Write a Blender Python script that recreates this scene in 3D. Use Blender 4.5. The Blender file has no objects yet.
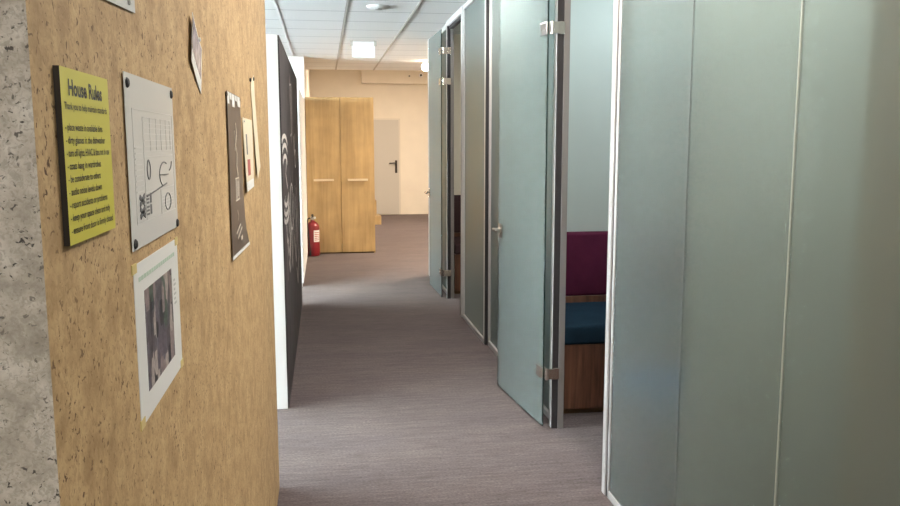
import bpy, bmesh, math, random
from mathutils import Matrix, Vector
random.seed(7)
sc = bpy.context.scene
COL = sc.collection
PI = math.pi

# ------------------------------------------------------------------ helpers
def s2l(r, g, b):
    f = lambda v: v/12.92 if v <= .04045 else ((v+.055)/1.055)**2.4
    return (f(r/255), f(g/255), f(b/255), 1)

def link(name, me, mats, parent=None):
    o = bpy.data.objects.new(name, me)
    COL.objects.link(o)
    for m in (mats if isinstance(mats, (list, tuple)) else [mats]):
        me.materials.append(m)
    if parent is not None:
        o.parent = parent
    return o

def obj(name, bm, mats, parent=None, smooth=False):
    me = bpy.data.meshes.new(name)
    bmesh.ops.recalc_face_normals(bm, faces=bm.faces[:])
    if smooth:
        for f in bm.faces: f.smooth = True
    bm.to_mesh(me); bm.free()
    if smooth:
        me.set_sharp_from_angle(angle=math.radians(38))
    return link(name, me, mats, parent)

def box(bm, x0, x1, y0, y1, z0, z1, bev=0, mi=0, seg=2, M=None):
    r = bmesh.ops.create_cube(bm, size=1)
    vs = r['verts']
    T = Matrix.Translation(((x0+x1)/2, (y0+y1)/2, (z0+z1)/2)) @ Matrix.Diagonal((x1-x0, y1-y0, z1-z0, 1))
    bmesh.ops.transform(bm, matrix=T, verts=vs)
    fs = list({f for v in vs for f in v.link_faces})
    if bev:
        es = list({e for v in vs for e in v.link_edges})
        q = bmesh.ops.bevel(bm, geom=es, offset=bev, segments=seg, affect='EDGES', profile=.5)
        fs = list({f for v in q['verts'] for f in v.link_faces} | {f for f in fs if f.is_valid})
    for f in fs: f.material_index = mi
    if M is not None:
        bmesh.ops.transform(bm, matrix=M, verts=list({v for f in fs for v in f.verts}))
    return fs

def B(*a, **k):
    bm = bmesh.new(); box(bm, *a, **k); return bm

def cyl(bm, p0, p1, r0, r1=None, n=16, mi=0):
    p0, p1 = Vector(p0), Vector(p1); d = p1-p0
    r = bmesh.ops.create_cone(bm, cap_ends=True, segments=n, radius1=r0, radius2=r0 if r1 is None else r1, depth=d.length)
    M = Matrix.Translation((p0+p1)/2) @ d.to_track_quat('Z', 'Y').to_matrix().to_4x4()
    bmesh.ops.transform(bm, matrix=M, verts=r['verts'])
    for f in {f for v in r['verts'] for f in v.link_faces}: f.material_index = mi

def tube(bm, pts, r, n=8, mi=0):
    pts = [Vector(p) for p in pts]; rings = []
    for i, p in enumerate(pts):
        a = pts[max(i-1, 0)]; b = pts[min(i+1, len(pts)-1)]
        q = (b-a).to_track_quat('Z', 'Y')
        rings.append([bm.verts.new(p + q @ Vector((r*math.cos(t*2*PI/n), r*math.sin(t*2*PI/n), 0))) for t in range(n)])
    for A, C in zip(rings, rings[1:]):
        for t in range(n):
            bm.faces.new((A[t], A[(t+1) % n], C[(t+1) % n], C[t])).material_index = mi
    bm.faces.new(rings[0][::-1]).material_index = mi; bm.faces.new(rings[-1]).material_index = mi

def lathe(bm, prof, c=(0, 0, 0), n=28, mi=0):
    rings = []
    for r, z in prof:
        rings.append([bm.verts.new((c[0]+max(r, 1e-4)*math.cos(t*2*PI/n), c[1]+max(r, 1e-4)*math.sin(t*2*PI/n), c[2]+z)) for t in range(n)])
    for A, C in zip(rings, rings[1:]):
        for t in range(n):
            bm.faces.new((A[t], A[(t+1) % n], C[(t+1) % n], C[t])).material_index = mi
    bm.faces.new(rings[0][::-1]).material_index = mi; bm.faces.new(rings[-1]).material_index = mi

def thing(name, label, cat, loc=(0, 0, 0), group=None):
    o = bpy.data.objects.new(name, None); COL.objects.link(o)
    o.empty_display_size = .1
    o.location = loc
    return tag(o, label, cat, group)

def tag(o, label=None, cat=None, group=None, kind=None):
    if label: o['label'] = label
    if cat: o['category'] = cat
    if group: o['group'] = group
    if kind: o['kind'] = kind
    return o

def st(o, label=None, cat=None):
    o['kind'] = 'structure'
    return tag(o, label, cat)

def ste(name, label=None, cat=None):
    o = bpy.data.objects.new(name, None); COL.objects.link(o)
    return st(o, label, cat)

# ------------------------------------------------------------------ materials
def mat(name):
    m = bpy.data.materials.new(name); m.use_nodes = True
    nt = m.node_tree; nt.nodes.clear()
    out = nt.nodes.new('ShaderNodeOutputMaterial')
    N = lambda t, **k: _n(nt, t, k)
    L = nt.links.new
    return m, N, L, out

def _n(nt, t, k):
    n = nt.nodes.new('ShaderNode'+t)
    for a, v in k.items():
        if isinstance(a, str) and a[0] == '_':
            n.inputs[a[1:].replace('_', ' ')].default_value = v
        else:
            setattr(n, a, v)
    return n

def plain(name, col, rough=.6, metal=0, bump=0, bscale=200, spec=.5, emit=None, var=0, vscale=3):
    m, N, L, out = mat(name)
    p = N('BsdfPrincipled'); p.inputs['Base Color'].default_value = col
    p.inputs['Roughness'].default_value = rough; p.inputs['Metallic'].default_value = metal
    p.inputs['Specular IOR Level'].default_value = spec
    L(p.outputs[0], out.inputs[0])
    tc = N('TexCoord')
    if bump:
        nz = N('TexNoise', _Scale=bscale, _Detail=3.0); L(tc.outputs['Object'], nz.inputs['Vector'])
        b = N('Bump', _Strength=bump, _Distance=.002); L(nz.outputs[0], b.inputs['Height']); L(b.outputs[0], p.inputs['Normal'])
    if var:
        nz = N('TexNoise', _Scale=vscale, _Detail=4.0); L(tc.outputs['Object'], nz.inputs['Vector'])
        r = N('ValToRGB'); e = r.color_ramp.elements
        e[0].position = .3; e[1].position = .7
        e[0].color = tuple(c*(1-var) for c in col[:3])+(1,); e[1].color = tuple(min(1, c*(1+var)) for c in col[:3])+(1,)
        L(nz.outputs[0], r.inputs[0]); L(r.outputs[0], p.inputs['Base Color'])
    if emit:
        p.inputs['Emission Color'].default_value = emit[0]; p.inputs['Emission Strength'].default_value = emit[1]
    return m

def ramp(N, stops, interp='LINEAR'):
    r = N('ValToRGB'); cr = r.color_ramp; cr.interpolation = interp
    while len(cr.elements) < len(stops): cr.elements.new(.5)
    for e, (p, c) in zip(cr.elements, stops):
        e.position = p; e.color = c if len(c) == 4 else tuple(c)+(1,)
    return r

def mixc(N, L, fac, a, b, mode='MIX'):
    m = N('Mix', data_type='RGBA', blend_type=mode)
    if isinstance(fac, float): m.inputs[0].default_value = fac
    else: L(fac, m.inputs[0])
    for i, v in ((6, a), (7, b)):
        if isinstance(v, tuple): m.inputs[i].default_value = v
        else: L(v, m.inputs[i])
    return m.outputs[2]

def chipboard(name, base, light, dark, pit, scale=1.0, pitpos=.40):
    """pressed straw / cork board: mottled ground with short dark flakes"""
    m, N, L, out = mat(name)
    p = N('BsdfPrincipled', _Roughness=.75); L(p.outputs[0], out.inputs[0])
    p.inputs['Specular IOR Level'].default_value = .25
    tc = N('TexCoord')
    n1 = N('TexNoise', _Scale=14.0*scale, _Detail=5.0, _Roughness=.65); L(tc.outputs['Object'], n1.inputs['Vector'])
    r1 = ramp(N, [(.32, dark), (.5, base), (.7, light)]); L(n1.outputs[0], r1.inputs[0])
    n2 = N('TexNoise', _Scale=95.0*scale, _Detail=3.0, _Roughness=.6, _Distortion=.8); L(tc.outputs['Object'], n2.inputs['Vector'])
    r2 = ramp(N, [(.40, (1, 1, 1)), (.52, (0, 0, 0))]); L(n2.outputs[0], r2.inputs[0])
    c = mixc(N, L, r2.outputs[0], r1.outputs[0], mixc(N, L, .55, r1.outputs[0], dark))
    n3 = N('TexNoise', _Scale=92.0*scale, _Detail=3.0, _Distortion=.7); L(tc.outputs['Object'], n3.inputs['Vector'])
    r3 = ramp(N, [(pitpos-.05, (1, 1, 1)), (pitpos, (0, 0, 0))]); L(n3.outputs[0], r3.inputs[0])
    n4 = N('TexNoise', _Scale=7.0*scale, _Detail=2.0); L(tc.outputs['Object'], n4.inputs['Vector'])
    r4 = ramp(N, [(.35, (.45, .45, .45)), (.6, (1, 1, 1))]); L(n4.outputs[0], r4.inputs[0])
    f = N('Math', operation='MULTIPLY'); L(r3.outputs[0], f.inputs[0]); L(r4.outputs[0], f.inputs[1])
    c = mixc(N, L, f.outputs[0], c, pit)
    L(c, p.inputs['Base Color'])
    b = N('Bump', _Strength=.35, _Distance=.002); L(n2.outputs[0], b.inputs['Height']); L(b.outputs[0], p.inputs['Normal'])
    return m

def wood(name, a, b, c, scale=1.0, rough=.45, stripe=28.0, axis=(1, 1, .06)):
    m, N, L, out = mat(name)
    p = N('BsdfPrincipled', _Roughness=rough); L(p.outputs[0], out.inputs[0])
    tc = N('TexCoord'); mp = N('Mapping'); mp.inputs['Scale'].default_value = axis
    L(tc.outputs['Object'], mp.inputs[0])
    n = N('TexNoise', _Scale=stripe*scale, _Detail=5.0, _Roughness=.62, _Distortion=.4); L(mp.outputs[0], n.inputs['Vector'])
    n2 = N('TexNoise', _Scale=4.0, _Detail=4.0); L(tc.outputs['Object'], n2.inputs['Vector'])
    r = ramp(N, [(.3, a), (.5, b), (.72, c)]); L(n.outputs[0], r.inputs[0])
    r2 = ramp(N, [(.35, (.82, .82, .82)), (.65, (1, 1, 1))]); L(n2.outputs[0], r2.inputs[0])
    L(mixc(N, L, 1.0, r.outputs[0], r2.outputs[0], 'MULTIPLY'), p.inputs['Base Color'])
    return m

def carpet_mat():
    m, N, L, out = mat('streaky purple grey carpet')
    p = N('BsdfPrincipled', _Roughness=.95); L(p.outputs[0], out.inputs[0])
    p.inputs['Specular IOR Level'].default_value = .1
    p.inputs['Sheen Weight'].default_value = .16; p.inputs['Sheen Roughness'].default_value = .45; p.inputs['Sheen Tint'].default_value = (.8, .68, .6, 1)
    tc = N('TexCoord')
    def noise(sx, sy, sc_, det, rough=.55):
        mp = N('Mapping'); mp.inputs['Scale'].default_value = (sx, sy, 1)
        L(tc.outputs['Object'], mp.inputs[0])
        n = N('TexNoise', _Scale=sc_, _Detail=det, _Roughness=rough); L(mp.outputs[0], n.inputs['Vector'])
        return n.outputs[0]
    a = noise(.07, 1, 42, 5, .75)          # long streaks across the corridor
    b = noise(.5, 1, 150, 3)               # loop pile
    c = noise(.25, 1, 4, 3)               # broad bands
    d = noise(.12, 1, 85, 2)
    r1 = ramp(N, [(.30, (.070, .058, .060)), (.5, (.097, .081, .083)), (.70, (.126, .106, .107))]); L(a, r1.inputs[0])
    r2 = ramp(N, [(.3, (.62, .62, .64)), (.7, (1.34, 1.32, 1.32))]); L(b, r2.inputs[0])
    r3 = ramp(N, [(.35, (.88, .87, .9)), (.65, (1.1, 1.08, 1.05))]); L(c, r3.inputs[0])
    r4 = ramp(N, [(.35, (.84, .84, .85)), (.6, (1.08, 1.08, 1.08))]); L(d, r4.inputs[0])
    x = mixc(N, L, 1.0, r1.outputs[0], r2.outputs[0], 'MULTIPLY')
    x = mixc(N, L, 1.0, x, r3.outputs[0], 'MULTIPLY')
    x = mixc(N, L, 1.0, x, r4.outputs[0], 'MULTIPLY')
    L(x, p.inputs['Base Color'])
    bp = N('Bump', _Strength=.5, _Distance=.003); L(b, bp.inputs['Height']); L(bp.outputs[0], p.inputs['Normal'])
    return m

def ceiling_mat():
    m, N, L, out = mat('white mineral ceiling tiles')
    p = N('BsdfPrincipled', _Roughness=.9); L(p.outputs[0], out.inputs[0])
    tc = N('TexCoord'); sp = N('SeparateXYZ'); L(tc.outputs['Object'], sp.inputs[0])
    # fine joint across the corridor every 0.6 m
    a = N('Math', operation='ADD'); L(sp.outputs[1], a.inputs[0]); a.inputs[1].default_value = -8.1+60
    mo = N('Math', operation='MODULO'); L(a.outputs[0], mo.inputs[0]); mo.inputs[1].default_value = .6
    lt = N('Math', operation='LESS_THAN'); L(mo.outputs[0], lt.inputs[0]); lt.inputs[1].default_value = .022
    n = N('TexNoise', _Scale=180.0, _Detail=2.0); L(tc.outputs['Object'], n.inputs['Vector'])
    r = ramp(N, [(.35, (.82, .83, .83)), (.6, (.88, .89, .89))]); L(n.outputs[0], r.inputs[0])
    L(mixc(N, L, lt.outputs[0], r.outputs[0], (.52, .53, .54, 1)), p.inputs['Base Color'])
    return m

def frosted(name, tint=(.90, .945, .94, 1), rough=.22, white=.36, wcol=(.50, .57, .56, 1)):
    m, N, L, out = mat(name)
    g = N('BsdfGlass', _IOR=1.42, _Roughness=rough, _Color=tint)
    d = N('BsdfDiffuse', _Color=wcol); t = N('BsdfTranslucent', _Color=wcol)
    dt = N('MixShader', _Fac=.6); L(d.outputs[0], dt.inputs[1]); L(t.outputs[0], dt.inputs[2])
    mx = N('MixShader', _Fac=white); L(g.outputs[0], mx.inputs[1]); L(dt.outputs[0], mx.inputs[2])
    L(mx.outputs[0], out.inputs[0])
    return m

def clear_glass(name):
    m, N, L, out = mat(name)
    t = N('BsdfTransparent', _Color=(.93, .96, .95, 1)); g = N('BsdfGlossy', _Roughness=.02)
    lw = N('LayerWeight', _Blend=.12); mx = N('MixShader'); L(lw.outputs['Fresnel'], mx.inputs[0])
    L(t.outputs[0], mx.inputs[1]); L(g.outputs[0], mx.inputs[2]); L(mx.outputs[0], out.inputs[0])
    return m

def emis(name, col, s):
    m, N, L, out = mat(name)
    e = N('Emission', _Color=col, _Strength=s); L(e.outputs[0], out.inputs[0]); return m

M = dict(
    cork=chipboard('tan pressed chipboard', (.48, .325, .165, 1), (.57, .40, .215, 1), (.34, .215, .105, 1), (.10, .05, .022, 1), 1.35, .385),
    stone=chipboard('grey chipped board edge', (.48, .42, .345, 1), (.66, .60, .52, 1), (.31, .265, .21, 1), (.06, .05, .042, 1), 2.3, .385),
    carpet=carpet_mat(), ceil=ceiling_mat(),
    white=plain('white painted wall', (.80, .80, .79, 1), .7, bump=.1),
    cream=plain('cream painted wall', (.78, .72, .62, 1), .8, bump=.12, var=.03),
    sage=plain('pale sage painted wall', (.50, .545, .51, 1), .8, bump=.1, var=.03),
    greydoor=plain('warm grey door paint', (.50, .475, .43, 1), .5),
    alu=plain('brushed aluminium', (.66, .64, .62, 1), .38, .55),
    alu_light=plain('pale anodised aluminium', (.50, .49, .485, 1), .45, .3),
    chrome=plain('satin chrome', (.72, .69, .64, 1), .22, .95),
    black=plain('black rubber', (.018, .016, .018, 1), .7),
    blackmetal=plain('dark bronze metal', (.035, .03, .025, 1), .4, .6),
    chalk=plain('blackboard paint', (.040, .032, .034, 1), .8, var=.35, vscale=5),
    chalkline=plain('pale chalk', (.62, .58, .54, 1), .9),
    chalksoft=plain('smeared chalk', (.15, .128, .122, 1), .9, var=.4, vscale=30),
    oak=wood('pale oak veneer', (.37, .245, .105, 1), (.46, .315, .145, 1), (.53, .37, .18, 1), 1.0, .38, 16.0),
    oakdark=plain('oak gap', (.10, .055, .02, 1), .7),
    walnut=wood('walnut veneer', (.055, .024, .014, 1), (.12, .052, .030, 1), (.20, .088, .05, 1), 1.0, .4, 30.0),
    burgundy=plain('burgundy wool', (.085, .014, .036, 1), .95, bump=.5, bscale=500, spec=.1, var=.12, vscale=8),
    blue=plain('dark blue wool', (.010, .025, .042, 1), .95, bump=.5, bscale=500, spec=.1, var=.12, vscale=8),
    midblue=plain('mid blue wool', (.022, .12, .28, 1), .95, bump=.5, bscale=500, spec=.1),
    brown=plain('dark brown wool', (.060, .036, .038, 1), .95, bump=.5, bscale=500, spec=.1),
    frost=frosted('frosted glass'),
    glass=clear_glass('clear window glass'),
    edge=plain('dark green glass edge', (.012, .028, .026, 1), .15),
    silicone=plain('pale joint seal', (.60, .64, .60, 1), .5),
    seal=plain('grey joint seal', (.16, .19, .19, 1), .5),
    red=plain('red enamel', (.19, .010, .016, 1), .28),
    yellow=plain('yellow-green sign card', (.56, .51, .055, 1), .5),
    ink=plain('black ink', (.030, .026, .012, 1), .6),
    inkgrey=plain('grey printed line', (.50, .50, .50, 1), .6),
    inkdark=plain('dark printed mark', (.13, .13, .14, 1), .6),
    inkgreen=plain('green printed line', (.45, .56, .47, 1), .6),
    paper=plain('white paper', (.76, .76, .75, 1), .45),
    sleeve=plain('paper in plastic sleeve', (.74, .745, .74, 1), .16),
    cream_paper=plain('cream paper', (.70, .62, .47, 1), .6),
    poster=plain('dark brown poster print', (.110, .078, .060, 1), .35, var=.25, vscale=12),
    posterink=plain('pale poster print', (.72, .66, .58, 1), .5),
    tape=plain('yellowed tape', (.60, .47, .18, 1), .4),
    redprint=plain('red printed block', (.38, .055, .04, 1), .5),
    lilac=plain('lilac printed picture', (.36, .31, .36, 1), .22, var=.45, vscale=40),
    led=emis('warm unseen light panel', (1, .80, .56, 1), 1.0),
)

def photo_mat():
    m, N, L, out = mat('printed shop photograph')
    p = N('BsdfPrincipled', _Roughness=.4); L(p.outputs[0], out.inputs[0])
    tc = N('TexCoord'); mp = N('Mapping'); mp.inputs['Scale'].default_value = (1, 1, .45); L(tc.outputs['Object'], mp.inputs[0])
    v = N('TexVoronoi', _Scale=55.0, distance='CHEBYCHEV'); L(mp.outputs[0], v.inputs['Vector'])
    sp = N('SeparateColor'); L(v.outputs['Color'], sp.inputs[0])
    r = ramp(N, [(0, (.03, .028, .035)), (.2, (.10, .085, .10)), (.36, (.27, .21, .21)), (.54, (.42, .36, .34)), (.70, (.13, .11, .14)), (.85, (.07, .10, .08)), (.94, (.36, .10, .09))], 'CONSTANT')
    L(sp.outputs[0], r.inputs[0])
    n = N('TexNoise', _Scale=140.0, _Detail=3.0); L(tc.outputs['Object'], n.inputs['Vector'])
    r2 = ramp(N, [(.3, (.7, .7, .7)), (.7, (1.25, 1.25, 1.25))]); L(n.outputs[0], r2.inputs[0])
    L(mixc(N, L, 1.0, r.outputs[0], r2.outputs[0], 'MULTIPLY'), p.inputs['Base Color'])
    return m
M['photo'] = photo_mat()

# ------------------------------------------------------------------ room shell
H = 2.705          # suspended ceiling
XL = -.228         # face of the pin-board wall / row of partitions
XR = 1.20          # corridor face of the glazed partition
YF = 17.65         # far wall

st(obj('floor', B(-6.2, 4.6, -3.2, YF+.2, -.1, 0), M['carpet']), 'purple grey carpet with fine streaks across the corridor', 'floor')
ceil = st(obj('ceiling', B(-6.2, 4.6, -3.2, 13.4, H, H+.06), M['ceil']), 'white suspended tile ceiling over the corridor', 'ceiling')
st(obj('ceiling', B(-6.2, 4.6, 13.4, YF+.2, 3.075, 3.15), M['cream']), 'raised plain ceiling beyond the tiled one', 'ceiling')
st(obj('trim_1', B(-6.2, 4.6, 13.4, 13.43, H, 3.08), M['cream']))
gm = plain('ceiling grid runner', (.50, .48, .45, 1), .7)
for i, x in enumerate((-.37, .23, .83)):
    st(obj('trim_%d' % (i+2), B(x-.012, x+.012, -3.0, 13.4, H-.004, H+.01), plain('white ceiling edge trim', (.93, .93, .93, 1), .5) if i == 0 else gm))

st(obj('wall_far', B(-.5, 4.6, YF, YF+.15, 0, 3.1), M['cream']), 'cream wall at the end of the corridor', 'wall')
st(obj('trim_5', B(.83, 4.4, YF-.22, YF, 2.78, 3.075), M['cream']), 'boxed beam along the top of the far wall', 'beam')
st(obj('wall_end_left', B(-.40, -.236, 11.52, YF, 0, 3.1), M['cream']))
st(obj('wall_cross', B(-6.0, -.232, 11.50, 11.52, 0, H), M['white']), 'white cross wall beside the wardrobe', 'wall')
st(obj('wall_far_right', B(4.4, 4.55, 9.4, YF, 0, 3.1), M['cream']))
st(obj('wall_right', B(3.3, 3.4, -3.0, 9.4, 0, H), M['sage']))
st(obj('wall_end_right', B(1.30, 4.5, 9.30, 9.40, 0, H), M['cream']))

# pin-board wall: tan chipboard with a grey raw end towards the camera
bm = bmesh.new()
box(bm, XL-.17, XL, .703, 3.603, 0, H)
for f in bm.faces:
    if f.calc_center_median().y < .71: f.material_index = 1
pin = st(obj('wall_left', bm, [M['cork'], M['stone']]), 'tan chipboard pin wall with notices and a grey end', 'wall')

# open office on the left with daylight windows
bm = bmesh.new()
for a, b in ((-3.2, .3), (10.9, 11.5)): box(bm, -6.15, -6, a, b, 0, H)
box(bm, -6.15, -6, .3, 10.9, 0, .9); box(bm, -6.15, -6, .3, 10.9, 2.55, H)
st(obj('wall_window_side', bm, M['white']))
w = ste('window_1')
bm = bmesh.new()
for y in (.3, 2.4, 4.5, 6.6, 8.7, 10.84): box(bm, -6.12, -6.06, y, y+.06, .9, 2.55)
box(bm, -6.12, -6.06, .3, 10.9, .9, .96); box(bm, -6.12, -6.06, .3, 10.9, 2.49, 2.55)
obj('window_frame', bm, M['white'], w)
obj('glass_pane', B(-6.1, -6.09, .33, 10.87, .93, 2.52), M['glass'], w)
# wall behind the camera
st(obj('wall_back', B(-6.15, 3.4, -3.15, -3, 0, H), M['white']))
st(obj('wall_near_left', B(-6, -.9, -.1, 0, 0, H), M['white']))

# ------------------------------------------------------------------ glazed partition on the right
def post(n, y0, y1, x0=XR, x1=1.275):
    o = ste('trim_%d' % n)
    obj('post', B(x0, x1, y0, y1, 0, H, bev=.003), M['alu_light'], o)
    return o

def glazing(n, y0, y1, xf, joints=(), label=None, fw=.028, left_frame=True, right_frame=True, rec=.016):
    """fixed frosted glazing between y0 (near) and y1 (far), frame front at xf"""
    w = ste('window_%d' % n, label, 'window')
    bm = bmesh.new()
    box(bm, xf, xf+.05, y0, y1, .0, .035, bev=.003); box(bm, xf, xf+.05, y0, y1, H-.04, H, bev=.003)
    if left_frame: box(bm, xf, xf+.05, y0, y0+fw, .0, H, bev=.003)
    if right_frame: box(bm, xf, xf+.05, y1-fw, y1, .0, H, bev=.003)
    obj('window_frame', bm, M['alu_light'], w)
    ys = [y0+(fw if left_frame else 0)]+list(joints)+[y1-(fw if right_frame else 0)]
    for a, b in zip(ys, ys[1:]):
        obj('glass_pane', B(xf+rec, xf+rec+.010, a+.002, b-.002, .034, H-.038), M['frost'], w)
    for j in joints:
        obj('joint_seal', B(xf+rec-.002, xf+rec+.012, j-.0022, j+.0022, .035, H-.04), M['silicone'] if j < 2.2 else M['seal'], w)
    return w

glazing(3, -3.0, 3.272, XR+.003, (-1.0, .4, 1.966, 2.594), 'large frosted glass wall nearest the camera', left_frame=False, fw=.020, rec=.004)
o = post(6, 3.288, 3.33, XR-.001)
obj('gasket', B(XR+.006, 1.27, 3.270, 3.290, 0, H), M['black'], o)
glazing(4, 4.206, 6.04, XR+.026, (), 'frosted glass panel behind the open glass door')
glazing(5, 6.05, 7.04, XR, (), 'frosted glass panel between the two doorways')
st(obj('trim_7', B(XR+.003, XR+.03, 6.028, 6.05, 0, H), M['black']))
o = post(8, 7.05, 7.105, XR-.006)
glazing(6, 7.99, 9.28, XR+.026, (), 'frosted glass panel behind the far glass door')
post(9, 9.28, 9.42, XR)

def doorway(n, y0, y1):
    """head and hinge-side upright of a doorway between y0 and y1"""
    o = ste('trim_%d' % n)
    obj('jamb', B(XR, 1.265, y1+.004, y1+.050, 0, H, bev=.002), M['alu_light'], o)
    obj('gasket', B(XR+.001, XR+.034, y1-.004, y1+.01, 0, H-.03), M['black'], o)
    obj('reveal', B(XR+.034, 1.265, y1-.012, y1+.01, 0, H-.03), plain('grey anodised reveal', (.21, .20, .195, 1), .45, .3), o)
    obj('door_head', B(XR, 1.275, y0, y1+.06, H-.05, H, bev=.002), M['alu_light'], o)
    obj('head_gasket', B(XR+.02, 1.26, y0, y1, H-.075, H-.05), M['black'], o)
doorway(10, 3.33, 4.155)
doorway(11, 7.105, 7.94)

def glass_door(n, h0, e0, yj, label, hz):
    """frosted leaf opened against the partition; h0 = hinge point, e0 = free edge (x, y)"""
    ang = math.atan2(e0[1]-h0[1], e0[0]-h0[0])
    ln = math.hypot(e0[0]-h0[0], e0[1]-h0[1])
    d = ste('door_%d' % n, label, 'door')
    T = Matrix.Translation((h0[0], h0[1], 0)) @ Matrix.Rotation(ang, 4, 'Z')   # local +x runs from hinge to free edge, +y faces the corridor
    bm = bmesh.new(); box(bm,   .002, ln-.002, -.0035, .0035, .012, H-.075, M=T)
    obj('glass_leaf', bm, M['frost'], d)
    bm = bmesh.new()
    box(bm, 0, .002, -.0035, .0035, .012, H-.075, M=T); box(bm, ln-.002, ln, -.0035, .0035, .012, H-.075, M=T)
    box(bm, 0, ln, -.0035, .0035, .009, .012, M=T)
    obj('glass_edge', bm, M['edge'], d)
    for z in hz:
        h = obj('hinge', bm_hinge_leaf(T, z), M['chrome'], d)
        bm = bmesh.new()
        cyl(bm, (h0[0]+.012, yj-.014, z-.032), (h0[0]+.012, yj-.014, z+.032), .009)
        box(bm, h0[0]+.004, XR+.008, yj-.020, yj-.010, z-.03, z+.03, bev=.002)
        box(bm, XR+.006, XR+.037, yj-.016, yj-.004, z-.032, z+.032, bev=.002)
        obj('jamb_plate', bm, M['chrome'], h)
    bm = bmesh.new()
    for s in (1, -1):
        hx = ln-.048
        b2 = bmesh.new()
        box(b2, hx-.028, hx+.028, .005, .013, 1.01-.045, 1.01+.045, bev=.004)
        cyl(b2, (hx, .013, 1.02), (hx, .052, 1.02), .009)
        tube(b2, [(hx, .050, 1.02), (hx-.02, .056, 1.02), (hx-.06, .056, 1.019), (hx-.115, .055, 1.017)], .011, 10)
        bmesh.ops.transform(b2, matrix=T @ Matrix.Diagonal((1, s, 1, 1)), verts=b2.verts[:])
        obj('door_handle', b2, M['chrome'], d, smooth=True)
    bm.free()
    return d

def bm_hinge_leaf(T, z):
    bm = bmesh.new()
    box(bm, -.006, .085, .0035, .012, z-.032, z+.032, bev=.002, M=T)
    box(bm, -.006, .085, -.012, -.0035, z-.032, z+.032, bev=.002, M=T)
    cyl_v = [(.02, .0155), (.07, .0155)]
    for x, y in cyl_v:
        b2 = bmesh.new(); cyl(b2, (x, .0115, z), (x, .014, z), .008, n=12)
        bmesh.ops.transform(b2, matrix=T, verts=b2.verts[:])
        me = bpy.data.meshes.new('t'); b2.to_mesh(me); b2.free(); bm.from_mesh(me); bpy.data.meshes.remove(me)
    return bm

glass_door(1, (1.157, 4.172), (1.076, 4.955), 4.155, 'frosted glass door standing open with three hinges and lever handle, near doorway', (.31, 2.13, 2.43))
glass_door(2, (1.150, 7.975), (1.132, 8.765), 7.94, 'frosted glass door standing open, farther down the corridor', (.26, 2.136, 2.425))

# ------------------------------------------------------------------ rooms behind the glass
def divider(name, y0, y1, m): st(obj(name, B(1.262, 3.3, y0, y1, 0, H), m))
divider('wall_booth_front', 2.60, 2.66, M['sage'])
divider('wall_booth_rear', 5.10, 5.16, M['sage'])
divider('wall_booth_front', 6.06, 6.12, M['cream'])
divider('wall_booth_rear', 8.90, 8.96, M['cream'])
divider('wall_closet', 1.70, 1.76, M['cream'])

def bench(y0, yb, seat, back, label):
    """bench with its front at y0 and its back against the wall at yb"""
    b = thing('booth_bench', label, 'bench', (1.31 if yb > y0 else 3.29, y0, 0))
    if yb < y0: b.rotation_euler = (0, 0, PI)
    x0, x1 = 0, 1.98
    dy = abs(yb-y0)
    obj('plinth', B(x0+.005, x1, .03, dy, 0, .035), M['oakdark'], b)
    obj('base', B(x0, x1, 0, dy, .035, .412, bev=.003), M['walnut'], b)
    obj('seat_cushion', B(x0, x1, -.012, dy-.09, .412, .525, bev=.02, seg=4), seat, b, smooth=True)
    obj('back_rail', B(x0, x1, dy-.10, dy, .40, .565, bev=.003), M['walnut'], b)
    for k in range(2):
        xa = x0+(x1-x0)*k/2
        obj('backrest', B(xa+.003, xa+.987, dy-.10, dy, .565, .975, bev=.018, seg=4), back, b, smooth=True)
    return b
bench(4.35, 5.10, M['blue'], M['burgundy'], 'booth bench with burgundy backrest and dark blue seat, seen through the near doorway')
bench(3.41, 2.66, M['midblue'], M['midblue'], 'booth bench with blue backrest, seen blurred through the near frosted glass')
bench(8.16, 8.90, M['brown'], M['brown'], 'booth bench with dark brown upholstery inside the farther doorway')

# ------------------------------------------------------------------ partitions on the left
p = thing('partition_screen', 'tall white partition with black chalkboard side facing the corridor', 'partition', (0, 0, 0))
obj('core', B(-.37, XL-.008, 4.715, 7.88, 0, 2.145, bev=.002), M['white'], p)
obj('chalkboard', B(XL-.008, XL, 4.72, 7.88, .004, 2.14), M['chalk'], p)

def strokes(bm, pts, w, x):
    """flat chalk stroke in the plane x through (y, z) points, w wide"""
    pts = [Vector((y, z)) for y, z in pts]
    prev = None
    for i, q in enumerate(pts):
        d = (pts[min(i+1, len(pts)-1)]-pts[max(i-1, 0)]).normalized(); n = Vector((-d.y, d.x))*w/2
        cur = [bm.verts.new((xx, (q+s*n).x, (q+s*n).y)) for xx in (x, x+.0008) for s in (1, -1)]
        if prev:
            for a, b in ((0, 1), (1, 3), (3, 2), (2, 0)):
                bm.faces.new((prev[a], prev[b], cur[b], cur[a]))
        else: bm.faces.new(cur)
        prev = cur
    bm.faces.new(prev)
def arc(cy, cz, ry, rz, a0, a1, n=14):
    return [(cy+ry*math.cos(math.radians(a0+(a1-a0)*i/n)), cz+rz*math.sin(math.radians(a0+(a1-a0)*i/n))) for i in range(n+1)]
bm = bmesh.new()
strokes(bm, [(6.15, 2.02), (6.1, 1.9), (6.2, 1.7), (6.15, 1.55)], .16, XL)
strokes(bm, [(6.5, 2.0), (6.45, 1.75), (6.55, 1.5)], .12, XL)
for k in range(9):
    y = 4.9+k*.3
    strokes(bm, [(y+random.uniform(-.05, .05), 1.25+random.uniform(-.1, .1)), (y+.12, 1.0), (y+random.uniform(0, .2), .78+random.uniform(-.08, .08))], .05, XL)
obj('chalk_smudge', bm, M['chalksoft'], p)
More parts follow.
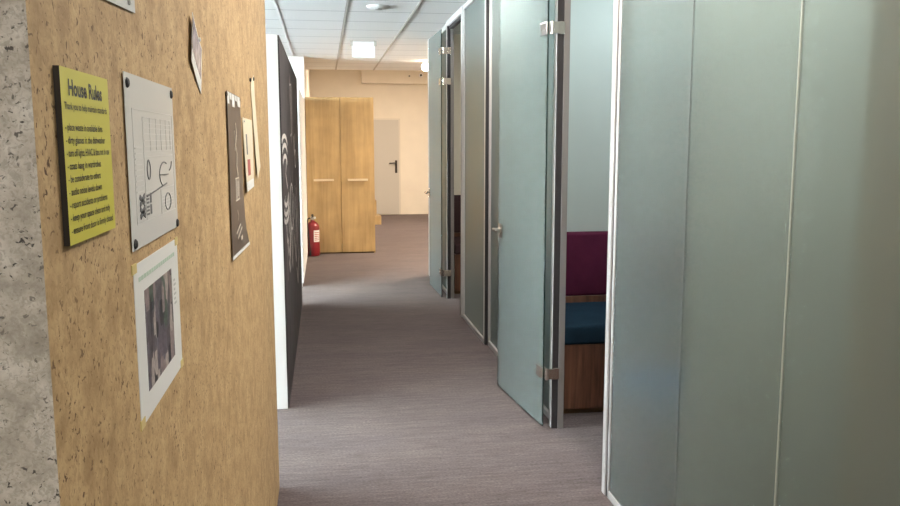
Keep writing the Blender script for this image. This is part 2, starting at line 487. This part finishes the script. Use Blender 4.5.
bm = bmesh.new()
for r in (0, .11, .2):
    strokes(bm, arc(5.05, 1.40+r*.6, .30+r*.4, .07, 15, 150), .028, XL)
    strokes(bm, arc(5.12, 1.24-r*.5, .30+r*.4, .07, 205, 345), .028, XL)
strokes(bm, [(5.25, 1.44), (5.1, 1.36), (5.28, 1.27)], .025, XL)
strokes(bm, arc(5.9, 1.1, .3, .16, 0, 300), .016, XL)
strokes(bm, [(5.0, 1.05), (5.35, .72), (5.6, 1.1), (5.8, .68), (6.15, 1.12)], .02, XL)
strokes(bm, [(5.2, .95), (5.42, .80), (5.62, .98)], .018, XL)
strokes(bm, [(6.1, 1.0), (6.5, .62), (6.8, 1.05), (7.05, .6)], .018, XL)
strokes(bm, arc(6.9, 1.42, .14, .07, 0, 360), .018, XL)
strokes(bm, [(6.6, 1.6), (6.7, 1.45), (6.95, 1.62)], .014, XL)
strokes(bm, [(6.05, 1.96), (6.3, 1.98), (6.28, 1.62), (6.05, 1.6)], .018, XL)
strokes(bm, [(6.6, .55), (6.8, .40), (7.1, .58)], .018, XL)
for k in range(7):
    strokes(bm, [(5.0+k*.33, 1.18+random.uniform(-.05, .1)), (5.08+k*.33, .95+random.uniform(-.08, .08))], .012, XL)
obj('chalk_drawing', bm, M['chalkline'], p)

p = thing('partition_screen', 'plain white partition between the black chalkboard and the wardrobe', 'partition', (0, 0, 0))
obj('core', B(-.37, -.236, 8.85, 11.48, .04, 2.125, bev=.002), M['white'], p)
obj('base_rail', B(-.35, -.25, 8.87, 11.46, 0, .04), M['alu'], p)

# ------------------------------------------------------------------ wardrobe
w = thing('wardrobe', 'tall oak wardrobe with two doors and bar handles', 'wardrobe', (.238, 11.49, 0))
hw = .468
bm = bmesh.new()
box(bm, -hw, -hw+.02, .018, .52, 0, 2.17); box(bm, hw-.02, hw, .018, .52, 0, 2.17)
box(bm, -hw+.02, hw-.02, .018, .52, 2.15, 2.17); box(bm, -hw+.02, hw-.02, .50, .52, .06, 2.15)
box(bm, -hw+.02, hw-.02, .018, .50, .06, .08)
obj('carcass', bm, M['oak'], w)
obj('plinth', B(-hw+.02, hw-.02, .03, .05, 0, .06), M['oakdark'], w)
for a, b in ((-hw+.003, -.0035), (.0035, hw-.003)):
    d = obj('door', B(a, b, 0, .018, .02, 2.152, bev=.0015), M['oak'], w)
    c = (a+b)/2
    bm = bmesh.new()
    for s in (-.115, .115):
        cyl(bm, (c+s, 0, 1.035), (c+s, -.03, 1.035), .007, n=10)
    box(bm, c-.14, c+.14, -.044, -.028, 1.020, 1.050, bev=.004)
    obj('handle', bm, plain('pale satin handle', (.74, .62, .44, 1), .35, .2), d)
w = thing('step_block', 'low wooden step block on the carpet behind the wardrobe', 'step', (.72, 15.5, 0))
obj('lower_step', B(0, .35, 0, .45, 0, .165, bev=.004), M['oak'], w)
obj('upper_step', B(0, .265, .02, .45, .165, .46, bev=.004), M['oak'], w)

# far grey door
d = ste('door_3', 'plain grey door with dark lever handle in the far wall', 'door')
obj('door_leaf', B(.70, 1.612, YF-.03, YF, .01, 2.03, bev=.002), M['greydoor'], d)
bm = bmesh.new()
box(bm, .66, .70, YF-.022, YF, 0, 2.06); box(bm, 1.612, 1.645, YF-.022, YF, 0, 2.06); box(bm, .70, 1.612, YF-.022, YF, 2.03, 2.06)
obj('door_frame', bm, plain('door frame paint', (.66, .61, .53, 1), .6), d)
bm = bmesh.new()
box(bm, 1.525, 1.575, YF-.042, YF-.03, .90, 1.17, bev=.004)
cyl(bm, (1.55, YF-.04, 1.115), (1.55, YF-.09, 1.115), .011)
tube(bm, [(1.558, YF-.085, 1.115), (1.48, YF-.09, 1.115), (1.40, YF-.088, 1.11)], .013, 8)
obj('door_handle', bm, M['blackmetal'], d)

# ------------------------------------------------------------------ fire extinguisher
e = thing('fire_extinguisher', 'red fire extinguisher standing on the carpet beside the wardrobe', 'fire extinguisher', (-.162, 11.33, 0))
bm = bmesh.new()
lathe(bm, [(.078, 0), (.090, .012), (.092, .04), (.092, .385), (.085, .425), (.062, .458), (.030, .478), (.024, .498)])
obj('cylinder', bm, M['red'], e, smooth=True)
bm = bmesh.new()
cyl(bm, (0, 0, .497), (0, 0, .545), .021); cyl(bm, (-.03, 0, .525), (.032, 0, .525), .011)
obj('valve', bm, M['chrome'], e, smooth=True)
bm = bmesh.new()
box(bm, -.014, .014, -.115, .02, .56, .572, bev=.003); box(bm, -.014, .014, -.105, .01, .540, .549, bev=.003)
obj('handle', bm, M['black'], e)
bm = bmesh.new()
cyl(bm, (.03, -.012, .526), (.03, -.024, .526), .017)
obj('pressure_gauge', bm, M['white'], e)
bm = bmesh.new()
tube(bm, [(-.03, 0, .525), (-.062, -.03, .512), (-.072, -.058, .46), (-.062, -.078, .36), (-.05, -.088, .2), (-.042, -.09, .08)], .0085, 8)
h = obj('hose', bm, M['black'], e, smooth=True)
bm = bmesh.new(); cyl(bm, (-.042, -.09, .085), (-.040, -.091, .015), .010, .017)
obj('nozzle', bm, M['black'], h)
bm = bmesh.new()
n = 10
lo, hi = [], []
for i in range(n+1):
    a = math.radians(-82+i*62/n)
    lo.append(bm.verts.new((.0926*math.cos(a), .0926*math.sin(a), .20))); hi.append(bm.verts.new((.0926*math.cos(a), .0926*math.sin(a), .36)))
for i in range(n): bm.faces.new((lo[i], lo[i+1], hi[i+1], hi[i]))
lb = obj('paper_label', bm, M['paper'], e)
bm = bmesh.new()
for k in range(5):
    z = .222+k*.025
    q = []
    for zz in (z, z+.009):
        q.append([bm.verts.new((.0929*math.cos(math.radians(a)), .0929*math.sin(math.radians(a)), zz)) for a in range(-76, -26, 8)])
    for i in range(len(q[0])-1): bm.faces.new((q[0][i], q[0][i+1], q[1][i+1], q[1][i]))
obj('printed_line', bm, M['redprint'], lb)

# ------------------------------------------------------------------ ceiling fittings
s = thing('hanging_sign', 'blank white sign panel hanging under the ceiling tiles', 'sign', (.484, 9.6, H))
obj('panel', B(-.128, .128, -.012, .012, -.19, -.012, bev=.003), plain('white acrylic panel', (.86, .88, .90, 1), .3), s)
for x in (-.135, .135):
    obj('bracket', B(x-.014, x+.014, -.016, .014, -.06, 0, bev=.002), M['greydoor'], s)
s = thing('smoke_detector', 'white round smoke detector on the ceiling tiles', 'smoke detector', (.495, 7.2, H))
bm = bmesh.new(); lathe(bm, [(.060, -.022), (.085, -.016), (.098, -.009), (.10, 0)])
obj('housing', bm, M['white'], s, smooth=True)
bm = bmesh.new(); lathe(bm, [(.028, -.028), (.034, -.023), (.036, -.020)])
obj('sensor', bm, M['inkgrey'], s, smooth=True)
s = thing('ceiling_lamp', 'small glowing round lamp at the edge of the farther glass door', 'lamp', (1.475, 11.8, H))
bm = bmesh.new(); bmesh.ops.create_uvsphere(bm, u_segments=20, v_segments=12, radius=.058)
bmesh.ops.translate(bm, verts=bm.verts[:], vec=(0, 0, -.088))
obj('lamp_globe', bm, emis('glowing lamp globe', (1, .82, .55, 1), 40), s, smooth=True)
bm = bmesh.new(); lathe(bm, [(.03, -.04), (.035, -.012), (.05, 0)])
obj('lamp_base', bm, M['white'], s)
for nm, x, z, r, lab in (('beam_fitting', 2.075, 2.955, .045, 'pale round fitting with dark centre on the far beam'), ('beam_fitting', 1.83, 2.935, .022, 'tiny dark fitting on the far beam, left of the round one')):
    s = thing(nm, lab, 'fitting', (x, YF-.22, z))
    bm = bmesh.new(); cyl(bm, (0, 0, 0), (0, -.03, 0), r)
    obj('ring', bm, M['white'] if r > .03 else M['greydoor'], s)
    bm = bmesh.new(); cyl(bm, (0, -.028, 0), (0, -.034, 0), r*.5)
    obj('centre', bm, M['blackmetal'], s)

# unseen light panels at ceiling height; several added only for their effect
def panel(x0, x1, y0, y1, col, s, z=H):
    obj('unseen_light_panel', B(x0, x1, y0, y1, z-.004, z+.002), emis('unseen light panel', col, s), ceil)

# ------------------------------------------------------------------ notices on the pin wall
def text_mesh(bm, body, y0, z0, width, height, x, extr=.0003, bold=0):
    """lettering in the plane x, starting at y0, baseline z0, squeezed to width; height = cap height"""
    cu = bpy.data.curves.new('t', 'FONT'); cu.body = body; cu.size = 1; cu.offset = bold; cu.resolution_u = 3
    o = bpy.data.objects.new('t', cu); COL.objects.link(o)
    dg = bpy.context.evaluated_depsgraph_get(); dg.update()
    me = bpy.data.meshes.new_from_object(o.evaluated_get(dg))
    xs = [v.co.x for v in me.vertices]
    sx = width/(max(xs)-min(xs)); sy = height/.70; mx = min(xs)
    for v in me.vertices:
        cx, cy = v.co.x, v.co.y
        v.co = (x, y0+(cx-mx)*sx, z0+cy*sy)
    bm.from_mesh(me)
    bpy.data.objects.remove(o); bpy.data.curves.remove(cu); bpy.data.meshes.remove(me)

def sheet(y0, y1, z0, z1, th=.0008, x=XL, rot=0, curl=None, ny=10, nz=10):
    """sheet of paper against the pin wall; curl(u, v) lifts it off the wall (u along y, v up)"""
    bm = bmesh.new(); cy, cz = (y0+y1)/2, (z0+z1)/2
    c, s = math.cos(rot), math.sin(rot); F = []
    for side in (0, 1):
        g = []
        for j in range(nz+1):
            row = []
            for i in range(ny+1):
                u, v = i/ny, j/nz
                a, b = (u-.5)*(y1-y0), (v-.5)*(z1-z0)
                lift = curl(u, v) if curl else .0012
                row.append(bm.verts.new((x+.0004+lift+side*th, cy+a*c-b*s, cz+a*s+b*c)))
            g.append(row)
        for j in range(nz):
            for i in range(ny): bm.faces.new((g[j][i], g[j][i+1], g[j+1][i+1], g[j+1][i]))
        F.append(g)
    A, Bk = F
    rim = [(0, i) for i in range(ny)]+[(j, ny) for j in range(nz)]+[(nz, i) for i in range(ny, 0, -1)]+[(j, 0) for j in range(nz, 0, -1)]
    for k in range(len(rim)):
        (j, i), (l, m_) = rim[k], rim[(k+1) % len(rim)]
        bm.faces.new((A[j][i], A[l][m_], Bk[l][m_], Bk[j][i]))
    return bm

def pins(parent, pts, m=None, r=.006, x0=XL):
    for y, z in pts:
        bm = bmesh.new(); cyl(bm, (x0, y, z), (x0+.004, y, z), r, r, n=14); cyl(bm, (x0+.004, y, z), (x0+.0055, y, z), r, r*.7, n=14)
        obj('push_pin', bm, m or M['black'], parent, smooth=True)

# yellow house rules board
sg = thing('notice_board_sign', 'yellow-green square sign headed House Rules', 'sign', (0, 0, 0))
SX = XL+.0055
y0, y1, z0, z1 = .758, .918, 1.4595, 1.6160
bm = bmesh.new(); box(bm, XL+.0002, SX, y0, y1, z0, z1)
for f in bm.faces: f.material_index = 0 if f.calc_center_median().x > SX-.0005 else 1
obj('card', bm, [M['yellow'], M['blackmetal']], sg)
W, Hh = y1-y0, z1-z0
bm = bmesh.new()
text_mesh(bm, 'House Rules', y0+.135*W, z1-.150*Hh, .70*W, .088*Hh, SX+.0003, bold=.032)
obj('heading', bm, M['ink'], sg)
bm = bmesh.new()
text_mesh(bm, 'Thank you to help maintain standards', y0+.045*W, z1-.232*Hh, .89*W, .040*Hh, SX+.0003, bold=.012)
obj('subheading', bm, M['ink'], sg)
rows = [('- place waste in available bins', .80), ('- dirty glasses in the dishwasher', .85), ('- turn off lights, HVAC & fans not in use', .94), ('- coats hang in wardrobes', .72),
        ('- be considerate to others', .70), ('- audio noise levels down', .71), ('- report accidents or problems', .83), ('- keep your space clean and tidy', .88), ('- ensure front door is firmly closed', .94)]
for k, (t, u) in enumerate(rows):
    bm = bmesh.new()
    text_mesh(bm, t, y0+.035*W, z1-(.352+k*.0735)*Hh, (u-.035)*W, .042*Hh, SX+.0003, bold=.012)
    obj('rule_line', bm, M['ink'], sg)

def quad(bm, y0, y1, z0, z1, x): box(bm, x, x+.0003, y0, y1, z0, z1)

# technical drawing in a plastic sleeve
nt = thing('paper_notice', 'white sheet with a line drawing, held by four black pins', 'notice', (0, 0, 0))
y0, y1, z0, z1 = 1.005, 1.312, 1.4215, 1.6320
obj('sheet', sheet(y0, y1, z0, z1, curl=lambda u, v: .0015), M['sleeve'], nt)
DX = XL+.0028
bm = bmesh.new()
W, Hh = y1-y0, z1-z0
def hl(u0, u1, v, w=.0011): quad(bm, y0+u0*W, y0+u1*W, z1-v*Hh-w/2, z1-v*Hh+w/2, DX)
def vl(u, v0, v1, w=.0013): quad(bm, y0+u*W-w/2, y0+u*W+w/2, z1-v1*Hh, z1-v0*Hh, DX)
hl(.10, .95, .195); vl(.10, .195, .86); vl(.95, .195, .86); hl(.10, .95, .86)
for v in (.235, .27, .30, .335, .375, .41, .44): hl(.30, .93, v, .0008)
for u in (.42, .55, .66, .78, .88): vl(u, .235, .44, .0008)
for k in range(9): hl(.12, .24, .42+k*.032, .0016)
hl(.28, .93, .475); hl(.28, .93, .69); vl(.28, .235, .86)
for k in range(5): hl(.62, .90, .74+k*.022, .0007)
vl(.60, .69, .86)
obj('grey_linework', bm, M['inkgrey'], nt)
bm = bmesh.new()
strokes(bm, arc(y0+.36*W, z1-.555*Hh, .010, .012, 0, 360, 20), .0024, DX)
strokes(bm, arc(y0+.70*W, z1-.60*Hh, .035, .017, 60, 250, 16), .0014, DX)
strokes(bm, [(y0+.60*W, z1-.60*Hh), (y0+.80*W, z1-.605*Hh)], .0012, DX)
strokes(bm, arc(y0+.82*W, z1-.52*Hh, .02, .012, 270, 360, 10), .0018, DX)
strokes(bm, [(y0+.30*W, z1-.715*Hh), (y0+.75*W, z1-.665*Hh)], .0016, DX)
strokes(bm, arc(y0+.76*W, z1-.79*Hh, .022, .012, 0, 360, 20), .0012, DX)
for v in (.73, .80):
    for s in (1, -1):
        strokes(bm, [(y0+.16*W, z1-(v-.025*s)*Hh), (y0+.25*W, z1-(v+.025*s)*Hh)], .006, DX)
    for k in range(3): quad(bm, y0+.28*W, y0+.34*W, z1-(v+.03-k*.022)*Hh, z1-(v+.018-k*.022)*Hh, DX)
    quad(bm, y0+.36*W, y0+.39*W, z1-(v+.03)*Hh, z1-(v-.03)*Hh, DX)
obj('dark_linework', bm, M['inkdark'], nt)
pins(nt, [(y0+.013, z1-.012), (y1-.012, z1-.010), (y0+.012, z0+.008), (y1-.008, z0+.006)])

# printed photograph sheet
nt = thing('paper_notice', 'white sheet with a dark printed photograph, taped below the line drawing', 'notice', (0, 0, 0))
y0, y1, z0, z1 = 1.010, 1.305, 1.2015, 1.4035
W, Hh = y1-y0, z1-z0
obj('sheet', sheet(y0, y1, z0, z1, curl=lambda u, v: -.0003), M['paper'], nt)
DX = XL+.0010
obj('printed_photo', B(DX, DX+.0004, y0+.17*W, y0+.80*W, z0+.16*Hh, z1-.19*Hh), M['photo'], nt)
bm = bmesh.new()
for k in range(16):                      # illegible green heading: short dashes
    a = .08+k*.052; quad(bm, y0+a*W, y0+(a+.040)*W, z1-.115*Hh, z1-.088*Hh, DX)
obj('heading', bm, M['inkgreen'], nt)
bm = bmesh.new()
for k in range(6):
    quad(bm, y0+.855*W, y0+(.89+.02*(k % 2))*W, z1-(.30+k*.035)*Hh, z1-(.285+k*.035)*Hh, DX)
obj('caption', bm, M['inkgrey'], nt)
for y, z in ((y0+.004, z1-.004), (y1-.006, z1-.004), (y0+.008, z0+.004), (y1-.004, z0+.004)):
    obj('tape', B(XL, XL+.0014, y-.012, y+.012, z-.006, z+.006), M['tape'], nt)

# white paper at the top edge of the view
nt = thing('paper_notice', 'white sheet above the yellow sign, only its lower corner in view', 'notice', (0, 0, 0))
obj('sheet', sheet(.868, 1.078, 1.703, 2.00, rot=math.radians(3)), M['sleeve'], nt)
pins(nt, [(1.052, 1.719)], M['inkgrey'])

# tilted postcard
nt = thing('postcard', 'small glossy lilac postcard pinned at a tilt', 'postcard', (0, 0, 0))
cu = lambda u, v: .001+.004*(1-u)**2
rot = math.radians(-21.5)
obj('card', sheet(1.511, 1.648, 1.664, 1.756, rot=rot, curl=cu), M['paper'], nt)
bm = sheet(1.516, 1.645, 1.690, 1.752, rot=rot, curl=lambda u, v: cu(u, .3+.66*v)+.0010, th=.0003)
obj('picture', bm, M['lilac'], nt)
pins(nt, [(1.625, 1.742)], M['paper'], .004)

# brown poster
nt = thing('poster', 'dark brown poster with pale vertical script and torn tape along its top', 'poster', (0, 0, 0))
y0, y1, z0, z1 = 2.035, 2.355, 1.270, 1.674
obj('sheet', sheet(y0, y1, z0, z1, curl=lambda u, v: .003+.012*math.exp(-8*v)*u), M['poster'], nt)
DX = XL+.0046
bm = bmesh.new()
for a, b, h in ((.02, .14, .030), (.16, .30, .018), (.33, .52, .034), (.56, .70, .016), (.74, .97, .028)):
    quad(bm, y0+a*(y1-y0), y0+b*(y1-y0), z1-h, z1-.002, DX)
obj('tape', bm, M['paper'], nt)
bm = bmesh.new()
strokes(bm, [(2.20, 1.60), (2.22, 1.57), (2.19, 1.545), (2.215, 1.52), (2.20, 1.49), (2.225, 1.465)], .010, DX)
strokes(bm, [(2.17, 1.58), (2.185, 1.55), (2.17, 1.53)], .006, DX)
for k in range(4): quad(bm, 2.16+.012*k, 2.165+.012*k, 1.405, 1.455, DX)
quad(bm, 2.155, 2.245, 1.456, 1.460, DX); quad(bm, 2.155, 2.245, 1.400, 1.404, DX); quad(bm, 2.235, 2.245, 1.404, 1.456, DX); quad(bm, 2.21, 2.225, 1.41, 1.45, DX)
strokes(bm, [(2.18, 1.375), (2.20, 1.36), (2.18, 1.345), (2.20, 1.325)], .006, DX)
strokes(bm, [(2.12, 1.32), (2.22, 1.335)], .004, DX+.002); strokes(bm, [(2.14, 1.305), (2.25, 1.325)], .004, DX+.003)
quad(bm, 2.19, 2.23, 1.295, 1.306, DX+.006)
obj('printed_script', bm, M['posterink'], nt)
obj('bottom_border', sheet(y0, y1, z0-.006, z0+.002, curl=lambda u, v: .0042+.012*u, nz=1), M['paper'], nt)
pins(nt, [(y0+.012, z1-.008), (y1-.012, z1-.006), (y1+.01, z0+.012)])

# two small papers near the end of the wall
nt = thing('paper_notice', 'small cream leaflet with a red picture, below the curling strip', 'notice', (0, 0, 0))
cu = lambda u, v: .001+.007*(1-v)*(1-u)+.001*u
obj('sheet', sheet(2.425, 2.735, 1.408, 1.622, curl=cu), M['cream_paper'], nt)
bm = sheet(2.50, 2.60, 1.452, 1.500, curl=lambda u, v: cu(.24+.32*u, .2+.22*v)+.0012, th=.0003)
obj('red_picture', bm, M['redprint'], nt)
bm = sheet(2.49, 2.53, 1.515, 1.575, curl=lambda u, v: cu(.2+.13*u, .5+.28*v)+.0012, th=.0003)
obj('dark_picture', bm, M['inkdark'], nt)
bm = sheet(2.43, 2.73, 1.409, 1.436, curl=lambda u, v: cu(u, .0+.13*v)+.0010, th=.0003)
obj('white_border', bm, M['paper'], nt)
pins(nt, [(2.46, 1.612)], M['paper'], .004)
nt = thing('paper_strip', 'narrow cream paper strip pinned high, curling at its lower end', 'notice', (0, 0, 0))
obj('sheet', sheet(2.80, 2.93, 1.44, 1.765, rot=math.radians(17), curl=lambda u, v: .0005+.006*(1-v)**2, nz=16), M['cream_paper'], nt)
pins(nt, [(2.735, 1.750), (2.862, 1.762)])

# ------------------------------------------------------------------ light
panel(.80, 1.13, 1.5, 3.5, (1, .91, .80, 1), 40)
panel(.60, 1.00, 4.4, 5.8, (1, .93, .84, 1), 40)
panel(-.1, .6, -2.2, -1.0, (1, .95, .88, 1), 27)       # added unseen behind the camera to light the grey wall end
panel(2.2, 2.9, 10.0, 11.2, (1, .84, .65, 1), 98)  # added out of sight past the glass doors to light the wardrobe
panel(.6, 2.6, 14.3, 15.1, (1, .84, .68, 1), 34, 3.075)  # added unseen above the tile edge to brighten the far wall
panel(1.5, 2.7, 4.3, 4.7, (.82, .94, 1, 1), 14)        # near booth, unseen, placed to brighten the top of its rear wall
panel(1.9, 2.5, 7.0, 7.6, (1, .91, .78, 1), 18)        # farther booth
panel(1.4, 2.0, 2.0, 2.4, (.95, 1, .98, 1), 19)         # closet, added beside the divider to brighten the glass towards the top
panel(1.5, 2.1, .9, 1.4, (1, .88, .74, 1), 8)          # nearest room, added unseen to light the glass from behind

wd = bpy.data.worlds.new('sky'); sc.world = wd; wd.use_nodes = True
nt_ = wd.node_tree; nt_.nodes.clear()
wo = nt_.nodes.new('ShaderNodeOutputWorld'); bg = nt_.nodes.new('ShaderNodeBackground')
bg.inputs[0].default_value = (.88, .945, 1, 1); bg.inputs[1].default_value = 62.0
nt_.links.new(bg.outputs[0], wo.inputs[0])

# ------------------------------------------------------------------ camera
cam = bpy.data.cameras.new('camera'); co = bpy.data.objects.new('camera', cam); COL.objects.link(co)
R = [[0.98825, -0.15286, -0.00109], [0.02161, 0.13265, 0.99093], [0.15133, 0.9793, -0.13439]]
co.matrix_world = Matrix(((R[0][0], R[1][0], -R[2][0], 0), (R[0][1], R[1][1], -R[2][1], 0), (R[0][2], R[1][2], -R[2][2], 1.55), (0, 0, 0, 1)))
cam.sensor_width = 36; cam.lens = 815/900*36; cam.clip_start = .02
sc.camera = co
sc.view_settings.view_transform = 'Standard'; sc.view_settings.look = 'None'
sc.view_settings.gamma = 1; sc.view_settings.use_curve_mapping = False
sc.view_settings.exposure = -.15
sc.cycles.use_denoising = True
sc.cycles.max_bounces = 14; sc.cycles.diffuse_bounces = 6; sc.cycles.transmission_bounces = 10
sc.cycles.sample_clamp_indirect = 6
